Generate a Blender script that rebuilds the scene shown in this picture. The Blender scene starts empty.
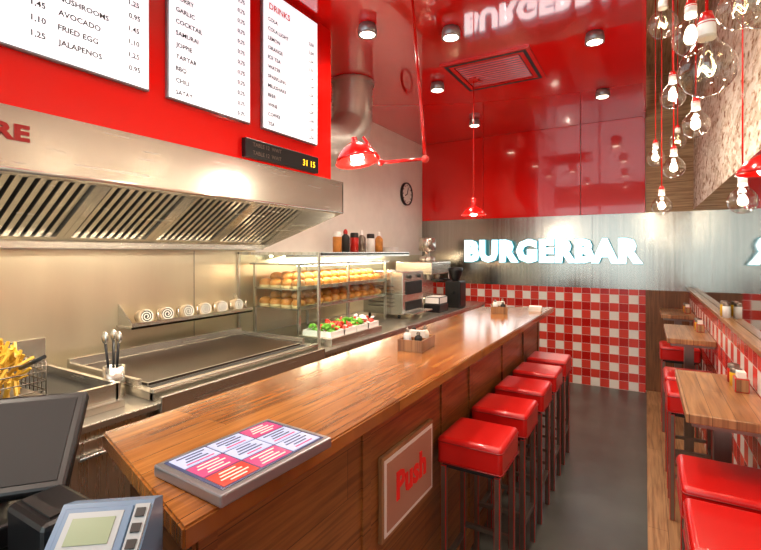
import bpy, bmesh, math, random
from mathutils import Vector, Matrix, Euler
random.seed(4)
scene = bpy.context.scene
COL = scene.collection

# ---------------------------------------------------------------- materials
def lin(c):
    return tuple((v/12.92 if v <= .04045 else ((v+.055)/1.055)**2.4) for v in c[:3]) + (1,)
def hexc(h):
    return lin(tuple(int(h[i:i+2], 16)/255 for i in (0, 2, 4)))

def base(name):
    m = bpy.data.materials.new(name); m.use_nodes = True
    nt = m.node_tree
    return m, nt, nt.nodes['Principled BSDF']

def P(name, col, rough=.5, metal=0, emit=None, es=0, coat=0, coat_ior=1.5, var=.0, vscale=8, bump=0, bscale=60):
    m, nt, b = base(name)
    c = hexc(col)
    b.inputs['Base Color'].default_value = c
    b.inputs['Roughness'].default_value = rough
    b.inputs['Metallic'].default_value = metal
    if coat:
        b.inputs['Coat Weight'].default_value = coat
        b.inputs['Coat Roughness'].default_value = .03
        b.inputs['Coat IOR'].default_value = coat_ior
    if emit:
        b.inputs['Emission Color'].default_value = hexc(emit)
        b.inputs['Emission Strength'].default_value = es
    tc = nt.nodes.new('ShaderNodeTexCoord')
    if var:
        n = nt.nodes.new('ShaderNodeTexNoise'); n.inputs['Scale'].default_value = vscale
        n.inputs['Detail'].default_value = 5
        r = nt.nodes.new('ShaderNodeValToRGB')
        r.color_ramp.elements[0].position = .3; r.color_ramp.elements[1].position = .7
        r.color_ramp.elements[0].color = tuple(v*(1-var) for v in c[:3])+(1,)
        r.color_ramp.elements[1].color = tuple(min(1, v*(1+var)) for v in c[:3])+(1,)
        nt.links.new(tc.outputs['Object'], n.inputs['Vector'])
        nt.links.new(n.outputs['Fac'], r.inputs['Fac'])
        nt.links.new(r.outputs['Color'], b.inputs['Base Color'])
    if bump:
        n = nt.nodes.new('ShaderNodeTexNoise'); n.inputs['Scale'].default_value = bscale
        bp = nt.nodes.new('ShaderNodeBump'); bp.inputs['Strength'].default_value = bump
        bp.inputs['Distance'].default_value = .01
        nt.links.new(tc.outputs['Object'], n.inputs['Vector'])
        nt.links.new(n.outputs['Fac'], bp.inputs['Height'])
        nt.links.new(bp.outputs['Normal'], b.inputs['Normal'])
    return m

def steel(name, col='d6d0c5', rough=.28, stretch=(60, 60, 1.5), amp=.06, metal=.9, cvar=.9):
    m, nt, b = base(name)
    b.inputs['Metallic'].default_value = metal
    tc = nt.nodes.new('ShaderNodeTexCoord'); mp = nt.nodes.new('ShaderNodeMapping')
    mp.inputs['Scale'].default_value = stretch
    n = nt.nodes.new('ShaderNodeTexNoise'); n.inputs['Scale'].default_value = 1.5; n.inputs['Detail'].default_value = 4
    nt.links.new(tc.outputs['Object'], mp.inputs['Vector']); nt.links.new(mp.outputs['Vector'], n.inputs['Vector'])
    mr = nt.nodes.new('ShaderNodeMapRange')
    mr.inputs['To Min'].default_value = max(.02, rough-amp); mr.inputs['To Max'].default_value = rough+amp
    nt.links.new(n.outputs['Fac'], mr.inputs['Value']); nt.links.new(mr.outputs['Result'], b.inputs['Roughness'])
    c = hexc(col)
    r = nt.nodes.new('ShaderNodeValToRGB')
    r.color_ramp.elements[0].position = .3; r.color_ramp.elements[1].position = .7
    r.color_ramp.elements[0].color = tuple(v*cvar for v in c[:3])+(1,); r.color_ramp.elements[1].color = c
    nt.links.new(n.outputs['Fac'], r.inputs['Fac']); nt.links.new(r.outputs['Color'], b.inputs['Base Color'])
    return m

def wood(name, c1, c2, dark, axes='YX', length=.9, row=.07, rough=.3, coat=.4, mortar=.0012):
    m, nt, b = base(name)
    tc = nt.nodes.new('ShaderNodeTexCoord'); sp = nt.nodes.new('ShaderNodeSeparateXYZ'); cb = nt.nodes.new('ShaderNodeCombineXYZ')
    nt.links.new(tc.outputs['Object'], sp.inputs[0])
    nt.links.new(sp.outputs[axes[0]], cb.inputs[0]); nt.links.new(sp.outputs[axes[1]], cb.inputs[1])
    br = nt.nodes.new('ShaderNodeTexBrick'); br.inputs['Scale'].default_value = 1
    br.inputs['Brick Width'].default_value = length; br.inputs['Row Height'].default_value = row
    br.inputs['Mortar Size'].default_value = mortar; br.inputs['Bias'].default_value = 0
    br.inputs['Color1'].default_value = hexc(c1); br.inputs['Color2'].default_value = hexc(c2); br.inputs['Mortar'].default_value = hexc(dark)
    nt.links.new(cb.outputs[0], br.inputs['Vector'])
    mp = nt.nodes.new('ShaderNodeMapping'); mp.inputs['Scale'].default_value = (2.2, 38, 1)
    nt.links.new(cb.outputs[0], mp.inputs['Vector'])
    n = nt.nodes.new('ShaderNodeTexNoise'); n.inputs['Scale'].default_value = 1.6; n.inputs['Detail'].default_value = 8
    n.inputs['Distortion'].default_value = .6
    nt.links.new(mp.outputs[0], n.inputs['Vector'])
    r = nt.nodes.new('ShaderNodeValToRGB'); r.color_ramp.elements[0].position = .33; r.color_ramp.elements[1].position = .62
    r.color_ramp.elements[0].color = (.42, .34, .28, 1); r.color_ramp.elements[1].color = (1, 1, 1, 1)
    nt.links.new(n.outputs['Fac'], r.inputs['Fac'])
    mx = nt.nodes.new('ShaderNodeMixRGB'); mx.blend_type = 'MULTIPLY'; mx.inputs['Fac'].default_value = .8
    nt.links.new(br.outputs['Color'], mx.inputs['Color1']); nt.links.new(r.outputs['Color'], mx.inputs['Color2'])
    nt.links.new(mx.outputs['Color'], b.inputs['Base Color'])
    b.inputs['Roughness'].default_value = rough; b.inputs['Coat Weight'].default_value = coat; b.inputs['Coat Roughness'].default_value = .12
    return m

def gingham(name, cell=.1):
    m, nt, b = base(name)
    tc = nt.nodes.new('ShaderNodeTexCoord'); sp = nt.nodes.new('ShaderNodeSeparateXYZ')
    nt.links.new(tc.outputs['Object'], sp.inputs[0])
    def M(op, a, bb=None):
        n = nt.nodes.new('ShaderNodeMath'); n.operation = op
        for i, v in enumerate((a, bb)):
            if v is None: continue
            if isinstance(v, (int, float)): n.inputs[i].default_value = v
            else: nt.links.new(v, n.inputs[i])
        return n.outputs[0]
    u = M('ADD', M('ADD', sp.outputs['X'], sp.outputs['Y']), 10.03)
    v = M('ADD', sp.outputs['Z'], 10.0)
    a = M('GREATER_THAN', M('FRACT', M('DIVIDE', u, 2*cell)), .5)
    c = M('GREATER_THAN', M('FRACT', M('DIVIDE', v, 2*cell)), .5)
    s = M('DIVIDE', M('ADD', a, c), 2)
    r = nt.nodes.new('ShaderNodeValToRGB'); r.color_ramp.interpolation = 'CONSTANT'
    e = r.color_ramp.elements; e[0].color = hexc('f4f0e8'); e[0].position = 0
    e[1].color = hexc('dc4234'); e[1].position = .3
    e2 = e.new(.8); e2.color = hexc('bc160e')
    nt.links.new(s, r.inputs['Fac'])
    g = M('MAXIMUM', M('LESS_THAN', M('FRACT', M('DIVIDE', u, cell)), .04), M('LESS_THAN', M('FRACT', M('DIVIDE', v, cell)), .04))
    mx = nt.nodes.new('ShaderNodeMixRGB'); mx.inputs['Color2'].default_value = hexc('e6c9bd')
    nt.links.new(g, mx.inputs['Fac']); nt.links.new(r.outputs['Color'], mx.inputs['Color1'])
    nt.links.new(mx.outputs['Color'], b.inputs['Base Color'])
    b.inputs['Roughness'].default_value = .2
    return m

def stonewall(name):
    m, nt, b = base(name)
    tc = nt.nodes.new('ShaderNodeTexCoord'); mp = nt.nodes.new('ShaderNodeMapping'); mp.inputs['Scale'].default_value = (1, .4, 1)
    nt.links.new(tc.outputs['Object'], mp.inputs['Vector'])
    n = nt.nodes.new('ShaderNodeTexNoise'); n.inputs['Scale'].default_value = 22; n.inputs['Detail'].default_value = 7; n.inputs['Roughness'].default_value = .65
    nt.links.new(mp.outputs[0], n.inputs['Vector'])
    vo = nt.nodes.new('ShaderNodeTexVoronoi'); vo.inputs['Scale'].default_value = 26
    nt.links.new(mp.outputs[0], vo.inputs['Vector'])
    r = nt.nodes.new('ShaderNodeValToRGB'); e = r.color_ramp.elements
    e[0].position = .37; e[0].color = hexc('8f6048'); e[1].position = .50; e[1].color = hexc('f6f1e8')
    k = e.new(.43); k.color = hexc('dcc8ae'); k = e.new(.62); k.color = hexc('ebe1d0'); k = e.new(.7); k.color = hexc('c2ae92')
    nt.links.new(n.outputs['Fac'], r.inputs['Fac'])
    bw = nt.nodes.new('ShaderNodeRGBToBW'); nt.links.new(vo.outputs['Color'], bw.inputs[0])
    r2 = nt.nodes.new('ShaderNodeValToRGB'); r2.color_ramp.elements[0].color = hexc('c7b7a2'); r2.color_ramp.elements[1].color = (1, 1, 1, 1)
    r2.color_ramp.elements[0].position = .2; r2.color_ramp.elements[1].position = .6
    nt.links.new(bw.outputs[0], r2.inputs['Fac'])
    mx = nt.nodes.new('ShaderNodeMixRGB'); mx.blend_type = 'MULTIPLY'; mx.inputs['Fac'].default_value = .7
    nt.links.new(r.outputs[0], mx.inputs['Color1']); nt.links.new(r2.outputs[0], mx.inputs['Color2'])
    nt.links.new(mx.outputs[0], b.inputs['Base Color'])
    bp = nt.nodes.new('ShaderNodeBump'); bp.inputs['Strength'].default_value = .6; bp.inputs['Distance'].default_value = .02
    nt.links.new(n.outputs['Fac'], bp.inputs['Height']); nt.links.new(bp.outputs[0], b.inputs['Normal'])
    b.inputs['Roughness'].default_value = .85
    return m

def thinglass(name, tint='f6fbf9', k=.5, base_r=.05):
    m = bpy.data.materials.new(name); m.use_nodes = True; nt = m.node_tree; nt.nodes.clear()
    o = nt.nodes.new('ShaderNodeOutputMaterial'); mix = nt.nodes.new('ShaderNodeMixShader')
    t = nt.nodes.new('ShaderNodeBsdfTransparent'); t.inputs[0].default_value = hexc(tint)
    g = nt.nodes.new('ShaderNodeBsdfGlossy'); g.inputs['Roughness'].default_value = .03
    f = nt.nodes.new('ShaderNodeLayerWeight'); f.inputs['Blend'].default_value = .5
    p = nt.nodes.new('ShaderNodeMath'); p.operation = 'POWER'; p.inputs[1].default_value = 4
    q = nt.nodes.new('ShaderNodeMath'); q.operation = 'MULTIPLY_ADD'; q.inputs[1].default_value = k; q.inputs[2].default_value = base_r
    nt.links.new(f.outputs['Facing'], p.inputs[0]); nt.links.new(p.outputs[0], q.inputs[0])
    nt.links.new(q.outputs[0], mix.inputs[0]); nt.links.new(t.outputs[0], mix.inputs[1]); nt.links.new(g.outputs[0], mix.inputs[2])
    nt.links.new(mix.outputs[0], o.inputs[0])
    return m

RED = P('red_gloss_panel', 'e0100a', .14, coat=1, coat_ior=1.45)
REDC = P('red_stretch_ceiling', 'd80a08', .08, coat=1, coat_ior=2.0)
REDM = P('red_enamel', 'd61410', .2, coat=.6)
VINYL = P('red_vinyl', 'c4120e', .3, coat=.3, bump=.05, bscale=250)
SEAM = P('dark_red_piping', '8e0c08', .4)
CREAM = P('cream_paint', 'f5f1e8', .6, var=.03, bump=.03)
WHITE = P('white_plastic', 'f2f0ec', .35)
BLACK = P('black_plastic', '121214', .35, var=.15)
DARK = P('dark_screen', '0a0a0c', .55)
DMET = steel('dark_leg_metal', '8a7f74', .35)
CHAR = P('charcoal_interior', '1c1a18', .6)
ST = steel('brushed_steel')
STH = steel('brushed_steel_horizontal', 'd8d2c6', .26, (1.5, 1.5, 40), .04)
STT = steel('worktop_steel', 'c2bcb0', .3, (8, 2, 2), .06)
STB = steel('steel_wall_cladding', 'aca8a0', .2, (22, 22, .5), .1, 1, .78)
STM = steel('polished_steel_cladding', 'b4b0a8', .04, (25, 25, .6), .02, 1)
BS = steel('backsplash_steel', 'e8dcc0', .3, (5, 5, .8), .06, .82, .94)
GRID = P('seared_griddle_plate', '2a1c12', .34, metal=0, var=.5, vscale=5)
WTOP = wood('bar_top_oak', 'ba7a3a', '985c28', '52300f', 'YX', .9, .075, .2, .6)
WFR = wood('bar_front_oak', 'a06a34', '824f24', '44260f', 'YZ', 1.2, .16, .35, .3)
WTAB = wood('table_oak', 'b98a5a', '996a40', '5c3a1c', 'YX', .8, .07, .35, .3)
WBACK = wood('wood_wall_panel', 'd0b084', 'bb9668', '6a4b2c', 'XZ', 1.6, .14, .5, .1)
WLOW = wood('wood_wall_low', '8a5c38', '744a28', '3a200f', 'ZX', 1.6, .1, .5, .1)
WFL = wood('wood_platform_boards', 'b38a60', '9b7148', '4f321b', 'YX', 1.2, .11, .4, .2)
WCEIL = wood('wood_ceiling_boards', 'd8c09a', 'c2a67c', '6a4d2d', 'YX', 1.6, .11, .6, 0)
FLOORM = P('grey_resin_floor', '50514b', .3, var=.2, vscale=3, bump=.02, bscale=30)
KFL = P('kitchen_floor_rubber', '2b2a28', .6, var=.2)
TILE = gingham('gingham_tiles')
BRICK = stonewall('rough_stone_wall')
GLASS = thinglass('clear_glass')
BULB = thinglass('bulb_glass', 'f4f4f0', 1.0, .14)
SPOTE = P('lamp_glow', 'ffffff', .5, emit='ffeccd', es=18)
FIL = P('filament_glow', 'ffffff', .5, emit='ffdca0', es=40)
MENUW = P('lit_menu_face', 'ffffff', .4, emit='eef4ff', es=.75)
INK = P('menu_ink', '2a2a30', .6)
REDINK = P('menu_red_ink', 'd8201c', .6, emit='d8201c', es=.15)
DREDINK = P('dark_red_lettering', '9c1512', .5)
SIGNF = P('sign_letter_face', 'ffffff', .4, emit='f6fcff', es=1.9)
SIGNS = P('sign_letter_side', '9fdfe6', .4, emit='4fc0d4', es=.6)
YEL = P('yellow_led', 'ffcc22', .5, emit='ffc820', es=2)
BUN = P('bun_crust', 'c98238', .4, var=.3, vscale=20)
BUNB = P('bun_crumb', 'ecd2a0', .7)
LET = P('lettuce_green', '6cb034', .5, var=.4, vscale=30)
TOM = P('tomato_red', 'c8301c', .3, var=.2)
ONI = P('onion_white', 'efe6e6', .4)
FRY = P('fries_yellow', 'e0b038', .5, var=.2)
KET = P('ketchup_bottle_red', 'b81a10', .3)
MUS = P('mustard_bottle_yellow', 'e2b022', .3)
PAP = P('paper_white', 'eeeae0', .8)
TOWEL = P('rolled_cloth', 'b8a488', .9, var=.35, vscale=30, bump=.4)
BLUEG = P('blue_grey_plastic', '5f7a98', .35)
LGREY = P('light_grey_plastic', '9fa6aa', .35)
LCD = P('lcd_green', '8c9a7e', .2, emit='98a58c', es=.05)
SCR1 = P('tablet_magenta', 'c24a80', .15, emit='d8508a', es=.2, coat=1)
SCR2 = P('tablet_red', 'c0453e', .15, emit='d84a3a', es=.15, coat=1)
SCR3 = P('tablet_blue', 'b4c0e6', .15, emit='c4d2f2', es=.3, coat=1)
SCR4 = P('tablet_navy', '4c5680', .15, coat=1)
PUSHP = P('sign_plate_rose', 'b98a74', .35)
DUCTM = steel('duct_foil', 'e8e4dc', .34, (8, 8, 8), .1, .6)
SILV = P('silver_frame', '9a9a9e', .3, metal=.7)

# ---------------------------------------------------------------- builder
class B:
    def __init__(s, name):
        s.name = name; s.bm = bmesh.new(); s.mats = []
    def mi(s, m):
        if m not in s.mats: s.mats.append(m)
        return s.mats.index(m)
    def _set(s, verts, m, smooth=False):
        i = s.mi(m); fs = set()
        for v in verts:
            for f in v.link_faces: fs.add(f)
        for f in fs: f.material_index = i; f.smooth = smooth
        return fs
    def box(s, lo, hi, m, bev=0, seg=2, rot=None, smooth=False):
        lo = Vector(lo); hi = Vector(hi); c = (lo+hi)/2; d = hi-lo
        M = Matrix.Translation(c)
        if rot: M = M @ Euler(rot).to_matrix().to_4x4()
        M = M @ Matrix.Diagonal((abs(d.x), abs(d.y), abs(d.z), 1))
        r = bmesh.ops.create_cube(s.bm, size=1, matrix=M)
        fs = s._set(r['verts'], m)
        if bev:
            es = set(e for f in fs for e in f.edges)
            rr = bmesh.ops.bevel(s.bm, geom=list(es), offset=bev, segments=seg, affect='EDGES', profile=.5)
            if smooth:
                for f in rr['faces']: f.smooth = True
    def mbox(s, M, size, m, bev=0, seg=2):
        r = bmesh.ops.create_cube(s.bm, size=1, matrix=M @ Matrix.Diagonal((size[0], size[1], size[2], 1)))
        fs = s._set(r['verts'], m)
        if bev:
            es = set(e for f in fs for e in f.edges)
            bmesh.ops.bevel(s.bm, geom=list(es), offset=bev, segments=seg, affect='EDGES', profile=.5)
    def cyl(s, a, b, r1, m, r2=None, seg=20):
        a = Vector(a); b = Vector(b); r2 = r1 if r2 is None else r2
        d = b-a; q = d.to_track_quat('Z', 'Y').to_matrix().to_4x4()
        M = Matrix.Translation((a+b)/2) @ q
        r = bmesh.ops.create_cone(s.bm, cap_ends=True, segments=seg, radius1=r1, radius2=r2, depth=d.length, matrix=M)
        fs = s._set(r['verts'], m)
        for f in fs: f.smooth = len(f.verts) == 4
    def sph(s, c, r, m, sc=(1, 1, 1), u=20, v=12, rot=None):
        M = Matrix.Translation(c)
        if rot: M = M @ Euler(rot).to_matrix().to_4x4()
        M = M @ Matrix.Diagonal((sc[0], sc[1], sc[2], 1))
        rr = bmesh.ops.create_uvsphere(s.bm, u_segments=u, v_segments=v, radius=r, matrix=M)
        s._set(rr['verts'], m, True)
    def poly(s, pts, vec, m):
        vec = Vector(vec)
        a = [s.bm.verts.new(Vector(p)) for p in pts]; b = [s.bm.verts.new(Vector(p)+vec) for p in pts]
        n = len(pts); i = s.mi(m)
        fs = [s.bm.faces.new(a[::-1]), s.bm.faces.new(b)]
        for k in range(n): fs.append(s.bm.faces.new((a[k], a[(k+1) % n], b[(k+1) % n], b[k])))
        for f in fs: f.material_index = i
        bmesh.ops.recalc_face_normals(s.bm, faces=fs)
        return fs
    def lathe(s, prof, M, m, seg=28):
        if not isinstance(M, Matrix): M = Matrix.Translation(M)
        rings = []
        for r, z in prof:
            if r < 1e-6: rings.append([s.bm.verts.new(M @ Vector((0, 0, z)))])
            else: rings.append([s.bm.verts.new(M @ Vector((r*math.cos(2*math.pi*k/seg), r*math.sin(2*math.pi*k/seg), z))) for k in range(seg)])
        i = s.mi(m)
        for a, b in zip(rings, rings[1:]):
            for k in range(seg):
                k2 = (k+1) % seg
                if len(a) == 1 and len(b) == 1: continue
                if len(a) == 1: f = s.bm.faces.new((a[0], b[k2], b[k]))
                elif len(b) == 1: f = s.bm.faces.new((a[k], a[k2], b[0]))
                else: f = s.bm.faces.new((a[k], a[k2], b[k2], b[k]))
                f.material_index = i; f.smooth = True
    def sweep(s, pts, rads, m, seg=12, closed=False):
        pts = [Vector(p) for p in pts]; n = len(pts)
        if not isinstance(rads, (list, tuple)): rads = [rads]*n
        rings = []; up = None
        for k in range(n):
            t = ((pts[(k+1) % n]-pts[k-1]) if closed else (pts[min(k+1, n-1)]-pts[max(k-1, 0)])).normalized()
            if up is None:
                up = t.orthogonal().normalized()
            up = (up - t*up.dot(t)).normalized(); side = t.cross(up)
            rings.append([s.bm.verts.new(pts[k]+(up*math.cos(2*math.pi*j/seg)+side*math.sin(2*math.pi*j/seg))*rads[k]) for j in range(seg)])
        i = s.mi(m)
        pr = list(zip(rings, rings[1:]))
        if closed: pr.append((rings[-1], rings[0]))
        for a, b in pr:
            for k in range(seg):
                k2 = (k+1) % seg
                f = s.bm.faces.new((a[k], a[k2], b[k2], b[k])); f.material_index = i; f.smooth = True
        if not closed:
            for r_, rev in ((rings[0], True), (rings[-1], False)):
                f = s.bm.faces.new(r_[::-1] if rev else r_); f.material_index = i
    def text(s, t, loc, right, up, h, m, w=None, ext=.002, off=0.0):
        cu = bpy.data.curves.new('t', 'FONT'); cu.body = t; cu.size = 1; cu.resolution_u = 2
        cu.offset = off; cu.extrude = .5
        if off > .02: cu.space_character = 1.0+off*1.6
        ob = bpy.data.objects.new('t', cu); COL.objects.link(ob)
        me = bpy.data.meshes.new_from_object(ob)
        xs = [v.co.x for v in me.vertices]; ys = [v.co.y for v in me.vertices]
        x0, x1, y0, y1 = min(xs), max(xs), min(ys), max(ys)
        sx = w/(x1-x0) if w else h/.7; sy = h/(y1-y0) if w else h/.7
        if not w: y0 = 0
        right = Vector(right).normalized(); up = Vector(up).normalized(); nrm = right.cross(up)
        i = s.mi(m); vs = []
        for v in me.vertices:
            vs.append(s.bm.verts.new(Vector(loc)+right*((v.co.x-x0)*sx)+up*((v.co.y-y0)*sy)+nrm*((v.co.z+.5)*ext)))
        for p in me.polygons:
            try:
                f = s.bm.faces.new([vs[k] for k in p.vertices]); f.material_index = i
            except ValueError: pass
        bpy.data.objects.remove(ob); bpy.data.meshes.remove(me); bpy.data.curves.remove(cu)
    def done(s):
        me = bpy.data.meshes.new(s.name); s.bm.to_mesh(me); s.bm.free()
        for m in s.mats: me.materials.append(m)
        ob = bpy.data.objects.new(s.name, me); COL.objects.link(ob)
        return ob

def one(name, lo, hi, m, **k):
    b = B(name); b.box(lo, hi, m, **k); return b.done()

def smooth_path(ctrl, n=8):
    c = [Vector(p) for p in ctrl]; c = [c[0]*2-c[1]] + c + [c[-1]*2-c[-2]]; out = []
    for i in range(1, len(c)-2):
        for k in range(n):
            t = k/n; a, b_, d, e = c[i-1], c[i], c[i+1], c[i+2]
            out.append(.5*((2*b_)+(-a+d)*t+(2*a-5*b_+4*d-e)*t*t+(-a+3*b_-3*d+e)*t**3))
    out.append(c[-2]); return out

XL, XR, YB, YF, ZC = -2.8, .45, 5.97, -1.6, 3.15
ZT = 3.6
# ---------------------------------------------------------------- room shell
one('floor', (-1.1, YF, -.1), (XR, YB, 0), FLOORM)
one('kitchen_floor', (XL, YF, -.1), (-1.1, YB, 0), KFL)
one('floor_platform', (.01, -.6, 0), (XR, YB, .03), WFL)
one('wall_left', (XL-.1, YF, -.1), (XL, YB, ZT), CREAM)
one('wall_back', (XL, YB, -.1), (XR, YB+.1, ZT), CREAM)
b = B('wall_panel_back_red')
xs = [XL, -1.89, -.68, 0]
for a, c in zip(xs, xs[1:]): b.box((a+.003, YB-.03, 2.05), (c-.003, YB, ZC), RED, bev=.003, seg=1)
b.done()
b = B('wall_panel_back_steel')
xs = [XL, -1.75, -.55, XR]
for a, c in zip(xs, xs[1:]): b.box((a+.001, YB-.025, 1.17), (c-.001, YB, 2.05), STB)
b.done()
one('wall_back_tiled_dado', (XL, YB-.03, 0), (-.0, YB, 1.17), TILE)
one('wall_back_wood_low', (0, YB-.03, .03), (XR, YB, 1.17), WLOW)
one('wall_back_wood_high', (0, YB-.02, 2.05), (XR, YB, ZT), WBACK)
one('wall_right', (XR, YF, -.1), (XR+.1, YB, ZT), BRICK)
one('wall_right_steel', (XR-.015, -.4, 1.2), (XR, YB-.03, 2.05), STM)
one('wall_right_tiled_dado', (.41, -.4, .03), (.434, YB-.03, 1.19), TILE)
one('trim_right_ledge', (.385, -.4, 1.19), (.434, YB-.03, 1.215), WTAB, bev=.003)
one('ceiling', (XL, YF, ZC), (0, YB, ZC+.1), REDC)
one('ceiling_wood_strip', (0, YF, ZT), (XR, YB, ZT+.1), WCEIL)
one('trim_ceiling_edge', (-.02, YF, ZC-.03), (.005, YB-.04, ZT), RED)
b = B('wall_front')
b.box((XL, YF-.1, -.1), (XR, YF, .5), CREAM); b.box((XL, YF-.1, 2.9), (XR, YF, ZT), CREAM)
b.box((XL, YF-.1, .5), (-2.5, YF, 2.9), CREAM); b.box((.3, YF-.1, .5), (XR, YF, 2.9), CREAM)
b.done()
b = B('window_1')
b.box((-2.5, YF-.06, .5), (.3, YF-.05, 2.9), GLASS)
for x in (-2.5, -1.1, .25): b.box((x, YF-.09, .5), (x+.05, YF-.02, 2.9), BLACK)
for z in (.5, 2.85): b.box((-2.5, YF-.09, z), (.3, YF-.02, z+.05), BLACK)
b.done()

# ---------------------------------------------------------------- wall sign
b = B('illuminated_letter_sign')
t0 = (-2.12, YB-.085, 1.46)
b.text('BURGERBAR', t0, (1, 0, 0), (0, 0, 1), .31, SIGNS, w=2.10, ext=.05, off=.07)
b.text('BURGERBAR', (t0[0]+.006, YB-.085-.0505, t0[2]+.008), (1, 0, 0), (0, 0, 1), .294, SIGNF, w=2.088, ext=.002, off=.06)
for x in (-2.0, -1.5, -1.0, -.5, -.12): b.box((x, YB-.085, 1.59), (x+.03, YB-.025, 1.62), WHITE)
ob = b.done()

# ---------------------------------------------------------------- bar
b = B('wooden_bar_counter')
top = [(-1.30, .685, 1.055), (-.72, .52, 1.055), (-.72, 4.33, 1.055), (-1.30, 4.02, 1.055)]
fs = b.poly(top, (0, 0, .045), WTOP)
es = set(e for f in fs for e in f.edges)
bmesh.ops.bevel(b.bm, geom=list(es), offset=.005, segments=2, affect='EDGES')
b.poly([(-1.26, .74, 0), (-.83, .62, 0), (-.83, 4.22, 0), (-1.26, 3.96, 0)], (0, 0, 1.055), WFR)
for y in (.63, 1.28, 1.96, 2.35, 3.0, 3.6, 4.16): b.box((-.83, y, .1), (-.822, y+.05, 1.055), WFR)
b.box((-.83, .64, .0), (-.815, 4.2, .1), WFR)
b.done()

b = B('push_sign')
b.box((-.829, 1.39, .55), (-.812, 1.84, .86), WTAB, bev=.003)
b.box((-.813, 1.405, .565), (-.810, 1.825, .845), WHITE)
b.box((-.811, 1.42, .58), (-.808, 1.81, .83), PUSHP)
b.text('Push', (-.808, 1.49, .66), (0, 1, 0), (0, 0, 1), .11, REDINK, w=.26, ext=.003, off=.035)
b.done()

b = B('menu_display_tablet')
Mt = Matrix.Translation((-.818, .768, 1.114)) @ Euler((0, 0, math.radians(-3))).to_matrix().to_4x4()
b.mbox(Mt, (.235, .335, .026), SILV, bev=.004)
b.mbox(Mt @ Matrix.Translation((0, 0, .0135)), (.205, .305, .002), SCR4)
for i in range(3):
    for j in range(3):
        x = -.066+i*.066; y = -.098+j*.098
        mm = [SCR3, SCR3, SCR1, SCR1, SCR3, SCR3, SCR2, SCR1, SCR3][i*3+j]
        b.mbox(Mt @ Matrix.Translation((x, y, .015)), (.061, .093, .0015), mm)
        for k in range(4):
            b.mbox(Mt @ Matrix.Translation((x+.02-.013*k, y, .0162)), (.004, .07-.014*((k*7+i+j) % 3), .001), PAP if mm is not SCR3 else (SCR1 if k == 0 else SCR4))
b.done()

# ---------------------------------------------------------------- stools
def stool(x0, y0, w=.34, d=.34, z0=0, zt=.78):
    b = B('bar_stool'); x1 = x0+w; y1 = y0+d
    b.box((x0, y0, zt-.12), (x1, y1, zt), VINYL, bev=.018, seg=4, smooth=True)
    for z in (zt-.022, zt-.112):
        r = .017; e = .0005
        pts = []
        for cx, cy, a0 in ((x1-r, y1-r, 0), (x0+r, y1-r, 90), (x0+r, y0+r, 180), (x1-r, y0+r, 270)):
            for k in range(5):
                a = math.radians(a0+k*22.5); pts.append((cx+(r+e)*math.cos(a), cy+(r+e)*math.sin(a), z))
        b.sweep(pts, .003, SEAM, seg=6, closed=True)
    b.box((x0+.02, y0+.02, zt-.14), (x1-.02, y1-.02, zt-.118), CHAR)
    t = .026; i = .012
    for x in (x0+i, x1-i-t):
        for y in (y0+i, y1-i-t): b.box((x, y, z0), (x+t, y+t, zt-.13), DMET, bev=.003, seg=1)
    z = .2+z0
    for x in (x0+i+.003, x1-i-t+.003): b.box((x, y0+i+t, z), (x+.02, y1-i-t, z+.02), DMET)
    for y in (y0+i+.003, y1-i-t+.003): b.box((x0+i+t, y, z+.05), (x1-i-t, y+.02, z+.07), DMET)
    b.done()
for y in (1.86, 2.31, 2.74, 3.17, 3.60): stool(-.803, y, w=.29, d=.29)
for y in (1.51, 1.89, 3.12, 3.52, 4.62): stool(.11, y, w=.29, d=.32, z0=.031)

for y0, y1 in ((2.02, 2.76), (3.72, 4.46), (5.1, 5.7)):
    b = B('wall_side_table')
    b.box((.13, y0, .965), (.408, y1, 1.0), WTAB, bev=.004)
    b.box((.15, y0+.03, .945), (.405, y1-.03, .966), DMET)
    ym = (y0+y1)/2
    b.box((.25, ym-.03, .05), (.31, ym+.03, .95), DMET)
    b.box((.14, ym-.15, .031), (.40, ym+.15, .05), DMET, bev=.004)
    b.done()

# ---------------------------------------------------------------- condiments
def bottle(b, x, y, z, h, r, m, capm=WHITE):
    b.lathe([(0, 0), (r, 0), (r, h*.62), (r*.85, h*.7), (r*.42, h*.78), (r*.42, h*.82)], (x, y, z), m, 14)
    b.lathe([(r*.5, h*.8), (r*.5, h*.9), (r*.2, h), (0, h)], (x, y, z), capm, 14)
def jar(b, x, y, z, h, r, m, capm=DMET):
    b.lathe([(0, 0), (r, 0), (r, h*.72), (r*.9, h*.78)], (x, y, z), m, 16)
    b.lathe([(r*.95, h*.76), (r*.95, h*.96), (r*.8, h), (0, h)], (x, y, z), capm, 16)
def caddy(x, y, z, a=.2):
    b = B('condiment_caddy')
    M = Matrix.Translation((x, y, z)) @ Euler((0, 0, a)).to_matrix().to_4x4()
    b.mbox(M @ Matrix.Translation((0, 0, .006)), (.13, .2, .012), WTAB)
    for sx in (-1, 1): b.mbox(M @ Matrix.Translation((sx*.062, 0, .03)), (.008, .2, .055), WTAB)
    for sy in (-1, 1): b.mbox(M @ Matrix.Translation((0, sy*.097, .03)), (.13, .008, .055), WTAB)
    b.mbox(M @ Matrix.Translation((0, 0, .03)), (.115, .006, .05), WTAB)
    for dx, dy, h, r, m, c in ((-.03, -.055, .1, .02, WHITE, DMET), (.03, -.055, .085, .02, CHAR, DMET), (-.03, .045, .09, .022, MUS, CHAR), (.03, .05, .1, .02, PAP, DMET)):
        p = M @ Vector((dx, dy, .012)); bottle(b, p.x, p.y, p.z, h, r, m, c)
    b.mbox(M @ Matrix.Translation((0, .015, .055)), (.09, .02, .07), PAP)
    b.done()
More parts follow.
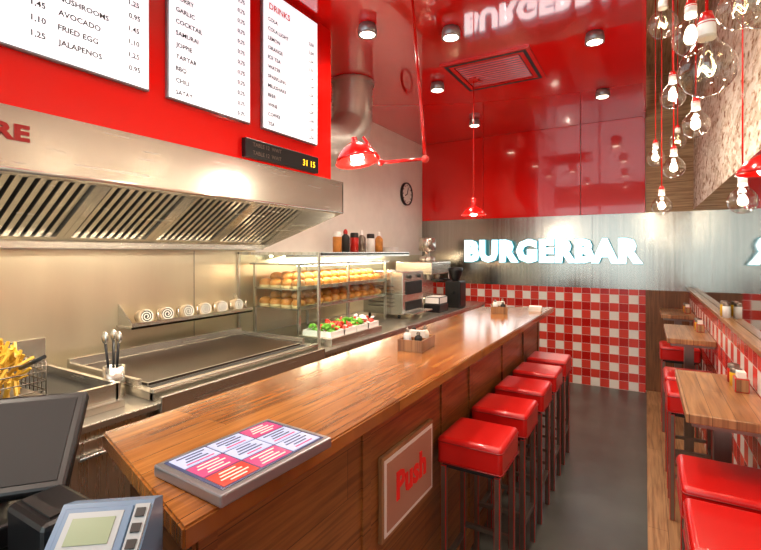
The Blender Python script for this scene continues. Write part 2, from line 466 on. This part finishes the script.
caddy(-1.03, 2.12, 1.1, .1)
caddy(-1.05, 3.72, 1.1, .3)
b = B('napkin_stack')
for k in range(5): b.box((-.86, 3.93, 1.1+k*.008), (-.76, 4.03, 1.107+k*.008), PAP, rot=(0, 0, .05*k))
b.done()
for y in (2.62, 4.3, 5.5):
    b = B('table_condiment_set')
    jar(b, .35, y, 1.0, .085, .024, KET); jar(b, .35, y-.07, 1.0, .08, .024, MUS)
    b.box((.33, y-.19, 1.0), (.38, y-.12, 1.06), WTAB, bev=.004); b.box((.34, y-.18, 1.05), (.37, y-.13, 1.085), PAP)
    b.done()
b = B('ledge_jars')
for y, m in ((2.05, MUS), (2.14, PAP), (2.23, KET), (3.3, WHITE), (3.4, MUS)): jar(b, .409, y, 1.216, .09, .02, m)
b.done()

# ---------------------------------------------------------------- kitchen counter & hood
b = B('kitchen_counter')
b.box((XL+.015, .15, .1), (-1.9, YB-.04, .9), ST)
b.box((XL+.015, .15, 0), (-1.98, YB-.04, .1), CHAR)
b.box((XL+.015, .15, .9), (-1.86, YB-.04, .93), STT, bev=.004)
y = .2
while y < 5.3:
    b.box((-1.9, y, .15), (-1.885, y+.55, .86), ST, bev=.003, seg=1)
    b.cyl((-1.87, y+.1, .8), (-1.87, y+.45, .8), .008, ST, seg=10); y += .6
b.done()
b = B('wall_left_steel_backsplash')
b.box((XL, .15, .935), (XL+.01, 2.69, 1.615), BS)
for y in (.9, 2.1): b.box((XL+.01, y, .935), (XL+.012, y+.004, 1.61), DMET)
b.done()
one('wall_left_steel_lining', (XL, 2.7, .935), (XL+.008, YB-.04, 1.56), BS)

b = B('griddle')
b.box((-2.66, 1.22, .931), (-1.9, 2.40, .97), STT, bev=.004)
b.box((-2.62, 1.27, .965), (-2.02, 2.36, .985), GRID, bev=.003)
b.box((-2.66, 1.22, .97), (-2.63, 2.40, 1.03), STH); b.box((-2.63, 1.22, .97), (-2.02, 1.24, 1.01), STH); b.box((-2.63, 2.38, .97), (-2.02, 2.40, 1.01), STH)
b.box((-2.01, 1.26, .955), (-1.93, 2.36, .972), CHAR)
b.box((-1.93, 1.22, .931), (-1.9, 2.4, .985), STH, bev=.004)
b.box((-1.858, 1.22, .80), (-1.84, 2.4, .96), STH, bev=.004)
b.done()

b = B('extractor_hood')
Y0, Y1 = .2, 2.69
b.box((-1.92, Y0, 1.89), (-1.90, Y1, 2.11), STH)
b.sweep([(-1.91, Y0, 1.89), (-1.91, Y1, 1.89)], .012, STH, seg=10)
b.box((-1.97, Y0, 1.878), (-1.91, Y1, 1.886), STH)
b.box((XL, Y0, 2.09), (-1.9, Y1, 2.109), STH)
for y in (Y0, Y1-.012):
    b.poly([(-1.9, y, 1.885), (-1.9, y, 2.109), (XL, y, 2.109), (XL, y, 1.62), (XL+.08, y, 1.62)], (0, .012, 0), STH)
b.box((XL, Y0, 1.62), (XL+.1, Y1, 1.65), STH); b.box((XL+.09, Y0, 1.62), (XL+.1, Y1, 1.68), STH)
p0 = Vector((-2.04, 0, 2.07)); p1 = Vector((-2.70, 0, 1.67)); d = p1-p0; ang = math.atan2(-d.z, -d.x)
mid = (p0+p1)/2
def slope(y, off=0): return Matrix.Translation((mid.x, y, mid.z)) @ Matrix.Rotation(-ang, 4, 'Y') @ Matrix.Translation((0, 0, off))
b.mbox(slope((Y0+Y1)/2, .03), (d.length, Y1-Y0-.03, .006), CHAR)
npan = 5; pw = (Y1-Y0-.04)/npan
for i in range(npan):
    ya = Y0+.02+i*pw; yc = ya+pw/2
    for e in (ya+.018, ya+pw-.018): b.mbox(slope(e), (d.length, .034, .03), STH)
    for sx in (-1, 1): b.mbox(slope(yc) @ Matrix.Translation((sx*(d.length/2-.02), 0, 0)), (.04, pw, .03), STH)
    n = 9
    for k in range(n):
        yy = ya+.04+(pw-.08)*(k+.5)/n
        b.mbox(slope(yy) @ Matrix.Rotation(.2, 4, 'X'), (d.length-.06, .029, .005), STH)
b.done()
b = B('hood_light')
b.box((-2.02, .9, 1.975), (-1.94, 1.5, 2.0), STH); b.box((-2.01, .92, 1.967), (-1.95, 1.48, 1.976), SPOTE)
b.box((-2.02, 1.9, 1.975), (-1.94, 2.5, 2.0), STH); b.box((-2.01, 1.92, 1.967), (-1.95, 2.48, 1.976), SPOTE)
b.done()

one('wall_menu_bulkhead', (XL, .0, 2.11), (-1.9, 2.54, ZC), RED)
def menu(y0, y1, title, items, cols=1):
    b = B('illuminated_menu_board')
    z0, z1 = 2.305, 3.12; X = -1.899
    b.box((X, y0, z0), (X+.02, y1, z1), SILV, bev=.003, seg=1)
    b.box((X+.015, y0+.008, z0+.008), (X+.024, y1-.008, z1-.008), MENUW)
    fx = X+.024; w = (y1-y0)
    z = z1-.09; st = .055
    if title:
        b.text(title, (fx, y0+.05, z1-.11), (0, 1, 0), (0, 0, 1), .036, REDINK, ext=.001, off=.018)
        z = z1-.18
    cw = (w-.05)/cols
    n = math.ceil(len(items)/cols)
    for i, t in enumerate(items):
        c = i//n; r = i % n
        zz = z-r*st
        if zz < z0+.03: continue
        b.text(t[0], (fx, y0+.04+c*cw, zz), (0, 1, 0), (0, 0, 1), .021, INK, ext=.001, off=.018)
        b.text(t[1], (fx, y0+.04+c*cw+cw-.085, zz), (0, 1, 0), (0, 0, 1), .021, INK, ext=.001, off=.018)
    b.done()
it1 = [(a, p) for a, p in zip(['BEEF', 'CHICKEN', 'VEGGIE', 'LAMB', 'FISH', 'BACON', 'CHEESE', 'BLUE CHEESE', 'RED ONION', 'PICKLES', 'CHICKEN 11', 'JALAPENOS', 'SALAD',
      'TOMATO', 'ROCKET', 'BEETROOT', 'PINEAPPLE', 'GUACAMOLE', 'COLESLAW', 'CHORIZO', 'HALLOUMI', 'BACON', 'MUSHROOMS', 'AVOCADO', 'FRIED EGG', 'JALAPENOS'], ['1,25', '0,95', '1,45', '1,10']*7)]
menu(.44, 1.19, '', it1, 2)
menu(1.275, 1.776, 'DIPS & SAUCES', [(a, '0,75') for a in ['HOUSE KETCHUP', 'KETCHUP', 'MAYO', 'CURRY', 'GARLIC', 'COCKTAIL', 'SAMURAI', 'JOPPIE', 'TARTAR', 'BBQ', 'CHILI', 'SATAY', 'MUSTARD']])
menu(1.866, 2.365, 'DRINKS', [(a, '2,50') for a in ['COLA', 'COLA LIGHT', 'LEMON', 'ORANGE', 'ICE TEA', 'WATER', 'SPARKLING', 'MILKSHAKE', 'BEER', 'WINE', 'COFFEE', 'TEA']])
b = B('led_order_display')
b.box((-1.899, 1.73, 2.12), (-1.865, 2.36, 2.225), BLACK, bev=.004)
for z in (2.185, 2.14): b.text('TABLE 12  WAIT', (-1.865, 1.78, z), (0, 1, 0), (0, 0, 1), .022, DMET, ext=.001)
b.text('31 15', (-1.864, 2.2, 2.15), (0, 1, 0), (0, 0, 1), .038, YEL, w=.12, ext=.001)
b.done()
b = B('hood_lettering')
b.text('BURGERBARE', (-1.899, .15, 1.99), (0, 1, 0), (0, 0, 1), .06, DREDINK, w=.60, ext=.004, off=.045)
b.done()

b = B('ventilation_duct')
path = smooth_path([(-2.3, 3.4, 3.15), (-2.3, 3.4, 2.95), (-2.3, 3.38, 2.75), (-2.3, 3.2, 2.56), (-2.3, 2.9, 2.48), (-2.3, 2.55, 2.46)], 12)
b.sweep(path, [.17+(.016 if k % 2 else -.008) for k in range(len(path))], DUCTM, seg=28)
b.lathe([(.2, 0), (.2, .03), (.17, .03)], Matrix.Translation((-2.3, 3.4, 3.115)), DUCTM)
b.done()

# ---------------------------------------------------------------- griddle side objects
b = B('backsplash_shelf')
b.box((-2.788, 1.55, 1.14), (-2.62, 2.5, 1.152), STH); b.box((-2.63, 1.55, 1.14), (-2.62, 2.5, 1.175), STH)
for y in (1.56, 2.46): b.poly([(-2.788, y, 1.15), (-2.62, y, 1.15), (-2.788, y, 1.28)], (0, .008, 0), STH)
b.done()
b = B('rolled_towels')
for k in range(6):
    y = 1.67+k*.145
    M = Matrix.Translation((-2.70, y, 1.197)) @ Euler((0, math.radians(82), random.uniform(-.3, .3))).to_matrix().to_4x4()
    b.cyl(M @ Vector((0, 0, -.03)), M @ Vector((0, 0, .045)), .044, TOWEL, seg=20)
    b.cyl(M @ Vector((0, 0, .0)), M @ Vector((0, 0, .0462)), .036, CHAR, seg=20)
    pts = [M @ Vector((r*math.cos(a), r*math.sin(a), .046)) for a, r in [(t*.55, .006+.0012*t) for t in range(0, 30)]]
    b.sweep(pts, [.0036]*30, PAP, seg=6)
    b.cyl((-2.66, y+.07, 1.152), (-2.66, y+.07, 1.23), .004, STH, seg=8)
b.done()
b = B('deep_fryer')
b.box((-2.7, .25, .931), (-1.95, 1.12, .96), STT)
b.box((-2.7, .25, .96), (-2.66, 1.12, 1.16), STH)
for y in (.3, .72):
    b.box((-2.6, y, .96), (-2.0, y+.38, .99), CHAR); b.box((-2.62, y-.01, .96), (-2.6, y+.39, 1.03), STH); b.box((-2.0, y-.01, .96), (-1.98, y+.39, 1.03), STH)
    b.box((-2.62, y-.02, .96), (-1.98, y, 1.03), STH); b.box((-2.62, y+.38, .96), (-1.98, y+.4, 1.03), STH)
b.done()
b = B('fries_basket')
for z in (1.02, 1.06, 1.10, 1.14):
    b.sweep([(-2.48, .74, z), (-2.18, .74, z), (-2.18, .92, z), (-2.48, .92, z)], .003, DMET, seg=6, closed=True)
for k in range(9):
    x = -2.48+.0375*k
    b.cyl((x, .74, 1.0), (x, .74, 1.14), .002, DMET, seg=6); b.cyl((x, .92, 1.0), (x, .92, 1.14), .002, DMET, seg=6)
b.box((-2.48, .74, .991), (-2.18, .92, .995), DMET)
b.cyl((-2.18, .83, 1.13), (-1.98, .83, 1.2), .008, BLACK, seg=8)
for k in range(90):
    c = Vector((random.uniform(-2.45, -2.21), random.uniform(.76, .86), random.uniform(1.03, 1.2)))
    M = Matrix.Translation(c) @ Euler((random.uniform(-1, 1), random.uniform(-1, 1), random.uniform(0, 3))).to_matrix().to_4x4()
    b.mbox(M, (.01, .01, .075), FRY)
b.done()
b = B('utensil_holder')
b.lathe([(0, 0), (.045, 0), (.045, .14), (.04, .14), (.04, .01), (0, .01)], (-2.12, 1.168, .933), STH)
for dx, dy in ((.02, 0), (-.02, .01), (0, -.02)):
    b.cyl((-2.12+dx*.5, 1.168+dy*.5, .95), (-2.12+dx*2, 1.168+dy*2, 1.2), .006, BLACK, seg=8)
    b.sph((-2.12+dx*2, 1.168+dy*2, 1.21), .022, STH, (1, .5, 1.3))
b.done()

b = B('glass_partition')
b.box((-2.78, 2.50, .95), (-1.98, 2.508, 1.58), GLASS)
for x in (-2.785, -1.985): b.box((x, 2.495, .931), (x+.015, 2.513, 1.6), ST)
b.box((-2.78, 2.495, 1.58), (-1.98, 2.513, 1.6), ST); b.box((-2.78, 2.495, .931), (-1.98, 2.513, .95), ST)
b.done()

b = B('bun_display_rack')
for y in (2.6, 3.25, 3.9):
    for x in (-2.72, -2.26): b.box((x, y, .931), (x+.02, y+.02, 1.5), ST)
for z in (1.16, 1.31):
    b.box((-2.72, 2.6, z), (-2.24, 3.92, z+.008), STH); b.box((-2.25, 2.6, z), (-2.24, 3.92, z+.03), STH)
b.box((-2.74, 2.58, 1.5), (-2.22, 3.94, 1.515), STH)
b.box((-2.238, 2.6, 1.17), (-2.232, 3.92, 1.5), GLASS)
b.box((-2.30, 2.64, 1.49), (-2.27, 3.88, 1.5), SPOTE)
b.done()
b = B('burger_buns')
for z in (1.169, 1.319):
    for i in range(4):
        for j in range(11):
            x = -2.66+i*.115; y = 2.68+j*.116
            b.lathe([(0, 0), (.045, 0), (.053, .012), (.05, .02)], (x, y, z), BUNB, 12)
            b.lathe([(.05, .02), (.056, .032), (.048, .055), (.028, .068), (0, .073)], (x+random.uniform(-.003, .003), y, z), BUN, 12)
    for i in range(3):
        for j in range(10):
            x = -2.60+i*.115; y = 2.74+j*.116
            b.lathe([(0, .065), (.045, .06), (.055, .08), (.046, .105), (.025, .117), (0, .12)], (x, y, z), BUN, 12)
b.done()

b = B('salad_tray_station')
b.box((-2.2, 2.55, .931), (-1.9, 3.25, .99), STH, bev=.004)
for k in range(4):
    y0 = 2.57+k*.168
    for lo, hi in (((-2.18, y0), (-2.17, y0+.155)), ((-1.93, y0), (-1.92, y0+.155)), ((-2.18, y0), (-1.92, y0+.008)), ((-2.18, y0+.147), (-1.92, y0+.155))):
        b.box((lo[0], lo[1], .985), (hi[0], hi[1], 1.03), WHITE)
    m = [LET, TOM, LET, ONI][k]
    for i in range(46):
        c = (random.uniform(-2.155, -1.945), random.uniform(y0+.02, y0+.135), random.uniform(1.0, 1.065))
        b.sph(c, .02, m if i % 7 else TOM, (random.uniform(.6, 1.6), random.uniform(.6, 1.6), .4), 7, 5, rot=(random.uniform(-1, 1), random.uniform(-1, 1), 0))
b.done()

b = B('conveyor_toaster')
b.box((-2.55, 3.97, .97), (-2.08, 4.45, 1.40), STH, bev=.01)
b.box((-2.09, 4.03, 1.17), (-2.07, 4.39, 1.30), CHAR); b.box((-2.09, 4.03, 1.01), (-2.07, 4.39, 1.1), CHAR)
b.box((-2.08, 4.0, .985), (-1.96, 4.42, .995), ST)
for k in range(6): b.box((-2.48, 3.962, 1.05+k*.04), (-2.18, 3.972, 1.06+k*.04), DMET)
for y in (4.1, 4.32): b.cyl((-2.08, y, 1.35), (-2.055, y, 1.35), .018, BLACK, seg=12)
for x in (-2.5, -2.15):
    for y in (4.02, 4.4): b.cyl((x, y, .931), (x, y, .975), .015, BLACK, seg=10)
b.done()
b = B('coffee_machine')
b.box((-2.7, 4.95, .95), (-2.2, 5.55, 1.05), STH, bev=.006); b.box((-2.7, 4.95, 1.05), (-2.45, 5.55, 1.35), STH)
b.box((-2.7, 4.95, 1.33), (-2.2, 5.55, 1.48), STH, bev=.01)
for y in (5.08, 5.35):
    b.cyl((-2.3, y, 1.33), (-2.3, y, 1.26), .03, ST); b.cyl((-2.3, y, 1.27), (-2.12, y, 1.25), .012, BLACK, seg=10)
b.cyl((-2.22, 5.5, 1.35), (-2.18, 5.5, 1.1), .006, ST, seg=8)
for x in (-2.66, -2.24):
    for y in (5.0, 5.5): b.cyl((x, y, .931), (x, y, .955), .02, BLACK)
b.done()
b = B('juice_dispenser')
b.lathe([(0, 0), (.1, 0), (.1, .05), (.03, .08), (.03, .12), (.11, .14), (.11, .28), (.09, .3), (0, .3)], (-2.4, 5.25, 1.481), ST)
b.done()
b = B('prep_box_stack')
b.box((-2.15, 4.6, .931), (-1.95, 4.85, 1.02), BLACK, bev=.008); b.box((-2.14, 4.61, 1.02), (-1.96, 4.84, 1.1), WHITE, bev=.008)
b.done()
b = B('coffee_grinder')
b.box((-2.1, 5.1, .931), (-1.9, 5.3, 1.25), BLACK, bev=.015); b.lathe([(.04, 0), (.09, .12), (.09, .16), (0, .17)], (-2.0, 5.2, 1.25), BLACK)
b.box((-2.0, 5.05, 1.1), (-1.98, 5.1, 1.12), BLACK); b.done()
b = B('wall_shelf_steel')
b.box((XL, 2.72, 1.575), (-2.48, 4.9, 1.59), STH); b.box((-2.49, 2.72, 1.555), (-2.48, 4.9, 1.6), STH)
for y in (2.8, 3.6, 4.4): b.poly([(XL, y, 1.575), (-2.55, y, 1.575), (XL, y, 1.53)], (0, .01, 0), STH)
b.box((-2.74, 2.8, 1.56), (-2.70, 4.85, 1.574), SPOTE)  # glowing strip added under the shelf to brighten the kitchen
b.done()
b = B('sauce_bottles')
for k, y in enumerate((3.58, 3.72, 3.88, 4.02, 4.2, 4.38)):
    m = [BUN, CHAR, KET, DMET, WHITE, BUN][k]
    (bottle if k % 2 else jar)(b, -2.6, y, 1.591, .21+.03*(k % 2), .045, m, [WHITE, KET, CHAR, WHITE, CHAR, WHITE][k])
b.done()
b = B('plate_stack')
for k in range(7): b.lathe([(0, 0), (.06, 0), (.1, .012), (.1, .015), (0, .006)], (-2.63, 4.7, 1.591+k*.009), WHITE)
b.done()
b = B('wall_clock')
M = Matrix.Translation((XL, 5.42, 2.385)) @ Matrix.Rotation(math.pi/2, 4, 'Y')
b.lathe([(0, 0), (.155, 0), (.155, .035), (.14, .035), (.138, .022), (0, .022)], M, BLACK)
b.lathe([(0, .023), (.137, .023)], M, PAP)
for k in range(12):
    a = k*math.pi/6; p = Vector((XL+.026, 5.42+.115*math.sin(a), 2.385+.115*math.cos(a)))
    b.box(p-Vector((.001, .008, .008)), p+Vector((.001, .008, .008)), BLACK)
b.sweep([(XL+.028, 5.42, 2.385), (XL+.028, 5.45, 2.47)], .005, BLACK, 6); b.sweep([(XL+.03, 5.42, 2.385), (XL+.03, 5.36, 2.36)], .006, BLACK, 6)
b.done()

# ---------------------------------------------------------------- till area
b = B('till_counter')
b.box((-1.75, .1, 0), (-.72, .49, .95), CHAR); b.box((-1.77, .08, .95), (-.70, .51, .98), BLACK, bev=.004)
b.done()
b = B('cash_drawer')
b.box((-1.5, .12, .981), (-1.15, .49, 1.03), BLACK, bev=.006); b.box((-1.46, .488, .99), (-1.19, .494, 1.02), DMET)
b.done()
b = B('receipt_printer')
b.box((-1.12, .40, .981), (-.96, .505, 1.09), BLACK, bev=.012); b.box((-1.10, .42, 1.088), (-.98, .44, 1.094), CHAR)
b.done()
b = B('touchscreen_till')
Mp = Matrix.Translation((-1.33, .435, 1.14)) @ Matrix.Rotation(math.radians(50), 4, 'Z') @ Matrix.Rotation(math.radians(-48), 4, 'X')
b.mbox(Mp, (.38, .035, .25), BLACK, bev=.008)
b.mbox(Mp @ Matrix.Translation((0, -.018, 0)), (.34, .003, .21), DARK)
b.cyl((-1.33, .435, 1.04), (-1.33, .435, 1.13), .03, BLACK); b.cyl((-1.33, .40, 1.031), (-1.33, .40, 1.045), .08, BLACK)
b.done()
b = B('card_terminal')
M = Matrix.Translation((-.80, .425, .981)) @ Matrix.Rotation(math.radians(38), 4, 'Z')
pts = [(-.06, 0), (.06, 0), (.06, .165), (.02, .18), (-.06, .12)]
b.poly([M @ Vector((-.075, y, z)) for y, z in pts], (M.to_3x3() @ Vector((.15, 0, 0))), BLUEG)
S = M @ Matrix.Translation((0, -.02, .150)) @ Matrix.Rotation(math.atan2(.06, .08), 4, 'X')
b.mbox(S @ Matrix.Translation((-.01, 0, .003)), (.11, .08, .006), BLUEG, bev=.002)
b.mbox(S @ Matrix.Translation((-.012, .0, .0065)), (.088, .062, .002), LGREY)
b.mbox(S @ Matrix.Translation((-.012, .0, .008)), (.068, .042, .002), LCD)
b.mbox(S @ Matrix.Translation((.060, 0, .003)), (.024, .08, .008), LGREY)
for k in range(3): b.mbox(S @ Matrix.Translation((.060, -.025+.025*k, .008)), (.015, .014, .004), BLACK)
b.done()

# ---------------------------------------------------------------- lamps
def dome(b, M, r, m=REDM):
    pr = [(.0, .62), (.12, .62), (.16, .5), (.35, .45), (.7, .3), (.93, .1), (1, 0), (.97, 0), (.9, .09), (.67, .27), (.33, .41), (0, .44)]
    b.lathe([(a*r, z*r) for a, z in pr], M, m)
    b.sph(M @ Vector((0, 0, .12*r)), .3*r, SPOTE, u=14, v=10)
b = B('jointed_red_lamp')
b.cyl((-1.196, 2.4, 3.15), (-1.196, 2.4, 3.12), .05, REDM)
b.cyl((-1.196, 2.4, 3.12), (-1.06, 2.29, 2.12), .009, REDM, seg=10)
b.sph((-1.06, 2.29, 2.12), .022, REDM)
b.cyl((-1.06, 2.29, 2.12), (-1.27, 2.16, 2.1), .009, REDM, seg=10); b.sph((-1.27, 2.16, 2.1), .018, REDM)
b.cyl((-1.27, 2.16, 2.1), (-1.35, 2.1, 2.24), .009, REDM, seg=10)
dome(b, Matrix.Translation((-1.37, 2.08, 2.10)) @ Matrix.Rotation(-.2, 4, 'Y') @ Matrix.Diagonal((1, 1, 1.8, 1)), .125)
b.done()
def pendant(x, y, z, r=.11):
    b = B('red_pendant_lamp')
    b.cyl((x, y, ZC), (x, y, ZC-.03), .045, REDM); b.cyl((x, y, ZC-.02), (x, y, z+.06), .005, REDM, seg=8)
    b.cyl((x, y, z+.05), (x, y, z+.15), .024, REDM)
    dome(b, Matrix.Translation((x, y, z)) @ Matrix.Diagonal((1, 1, 1.5, 1)), r); b.done()
pendant(-1.318, 3.87, 1.93)
b = B('red_wall_lamp')
dome(b, Matrix.Translation((.345, 1.93, 1.86)) @ Matrix.Diagonal((1, 1, 1.6, 1)), .085)
b.cyl((.345, 1.93, 1.91), (.345, 1.93, 2.12), .008, REDM, seg=10); b.cyl((.345, 1.93, 2.12), (.449, 1.93, 2.12), .008, REDM, seg=10)
b.cyl((.44, 1.93, 2.12), (.449, 1.93, 2.12), .04, REDM)
b.done()

bul = [(.11, 1.156, 1.98), (.121, 1.696, 2.266), (.109, 2.50, 2.323), (.187, 2.37, 2.15), (.129, 2.86, 2.048), (.057, 3.515, 2.227), (.083, 3.18, 1.876), (.353, 2.413, 1.815), (.218, 1.52, 2.25), (.2, 3.9, 2.4), (.28, 1.9, 2.5), (.19, 1.05, 2.06), (.06, 2.15, 2.52)]
for i_, (x, y, z) in enumerate(bul):
    b = B('globe_bulb_pendant')
    r = .054
    b.lathe([(0, -r), (r*.38, -r*.925), (r*.7, -r*.71), (r*.925, -r*.38), (r, 0), (r*.925, r*.38), (r*.7, r*.75), (r*.4, r*1.05), (r*.33, r*1.3)], (x, y, z), BULB, 32)
    b.cyl((x, y, z+r*1.2), (x, y, z+r*1.2+.035), .0165, WHITE)
    b.cyl((x, y, z+r*1.2+.03), (x, y, z+r*1.2+.055), .017, REDM, r2=.011)
    b.cyl((x, y, z+r*1.2+.05), (x, y, ZT), .0034, REDM, seg=6)
    pts = []
    for k in range(19):
        a = k/18*math.pi*2*.85; pts.append((x+.015*math.cos(a), y+.015*math.sin(a), z+.008*math.cos(3*a)-.002))
    b.sweep(pts, .0010, FIL, seg=6)
    for a in (0, 2.1, 4.2): b.cyl((x+.004*math.cos(a), y+.004*math.sin(a), z+.06), (x+.015*math.cos(a), y+.015*math.sin(a), z+.01), .0006, SILV, seg=5)
    b.done()

LP = [(-1.635, 2.6, 60), (-1.16, 2.93, 60), (-1.645, 3.82, 60), (-1.73, 5.11, 30), (-.31, 3.51, 55), (-.354, 4.78, 28), (-.35, 1.9, 60), (-1.1, 1.2, 70), (-1.5, -.3, 70), (-.4, .2, 60)]  # last four are extra unseen downlights, added to light the near area
def light(name, typ, loc, e, col, **k):
    l = bpy.data.lights.new(name, typ); l.energy = e; l.color = col
    for a, v in k.items(): setattr(l, a, v)
    o = bpy.data.objects.new(name, l); o.location = loc; COL.objects.link(o); return o
WARM = (1, .88, .72)
for x, y, en in LP:
    b = B('ceiling_spotlight')
    b.lathe([(.0, 0), (.055, 0), (.064, -.03), (.064, -.07), (.054, -.07), (.05, -.055), (0, -.055)], (x, y, ZC), SILV)
    b.lathe([(0, -.068), (.05, -.068)], (x, y, ZC), SPOTE)
    b.done()
    light('spotlight_lamp', 'SPOT', (x, y, ZC-.08), en, WARM, spot_size=math.radians(135), spot_blend=.8, shadow_soft_size=.08)
light('hood_lamp', 'AREA', (-2.0, 1.6, 1.95), 24, WARM, shape='RECTANGLE', size=.06, size_y=2.0)
light('bun_rack_lamp', 'AREA', (-2.35, 3.25, 1.47), 7, (1, .78, .5), shape='RECTANGLE', size=.15, size_y=1.2)
light('shelf_fill_light', 'AREA', (-2.70, 3.9, 1.55), 6, WARM, shape='RECTANGLE', size=.05, size_y=2.0)  # added fill light below the wall shelf, goes with its glowing strip
light('jointed_lamp_bulb', 'POINT', (-1.36, 2.09, 2.03), 7, WARM, shadow_soft_size=.04)
light('pendant_lamp_bulb', 'POINT', (-1.318, 3.87, 1.88), 6, WARM, shadow_soft_size=.04)
for x, y, z in bul[1:8]: light('globe_bulb_light', 'POINT', (x, y, z), 2.5, WARM, shadow_soft_size=.02)

b = B('ceiling_air_vent')
x0, x1, y0, y1 = -1.47, -.75, 3.45, 4.15
b.box((x0, y0, ZC-.02), (x1, y0+.09, ZC), REDM); b.box((x0, y1-.09, ZC-.02), (x1, y1, ZC), REDM)
b.box((x0, y0+.09, ZC-.02), (x0+.09, y1-.09, ZC), REDM); b.box((x1-.09, y0+.09, ZC-.02), (x1, y1-.09, ZC), REDM)
b.box((x0+.09, y0+.09, ZC-.006), (x1-.09, y1-.09, ZC), CHAR)
for k in range(11):
    y = y0+.12+k*.045; b.box((x0+.1, y, ZC-.02), (x1-.1, y+.018, ZC-.008), REDM, rot=(.3, 0, 0))
for a_, b_ in (((x0+.03, y0+.03), (x1-.03, y0+.055)), ((x0+.03, y1-.055), (x1-.03, y1-.03)), ((x0+.03, y0+.06), (x0+.055, y1-.06)), ((x1-.055, y0+.06), (x1-.03, y1-.06))):
    b.box((a_[0], a_[1], ZC-.023), (b_[0], b_[1], ZC-.019), CHAR)
b.done()

# ---------------------------------------------------------------- world / camera
w = bpy.data.worlds.new('World'); scene.world = w; w.use_nodes = True
bg = w.node_tree.nodes['Background']; bg.inputs[0].default_value = (.9, .95, 1, 1); bg.inputs[1].default_value = 2.8
cam = bpy.data.cameras.new('Camera'); co = bpy.data.objects.new('Camera', cam); COL.objects.link(co)
co.location = (0, 0, 1.6); co.rotation_euler = (math.radians(90), 0, math.radians(30.5))
cam.sensor_width = 36; cam.lens = 450/761*36; cam.shift_y = -.030; cam.clip_start = .02
scene.camera = co
scene.view_settings.view_transform = 'Standard'
scene.view_settings.exposure = .22
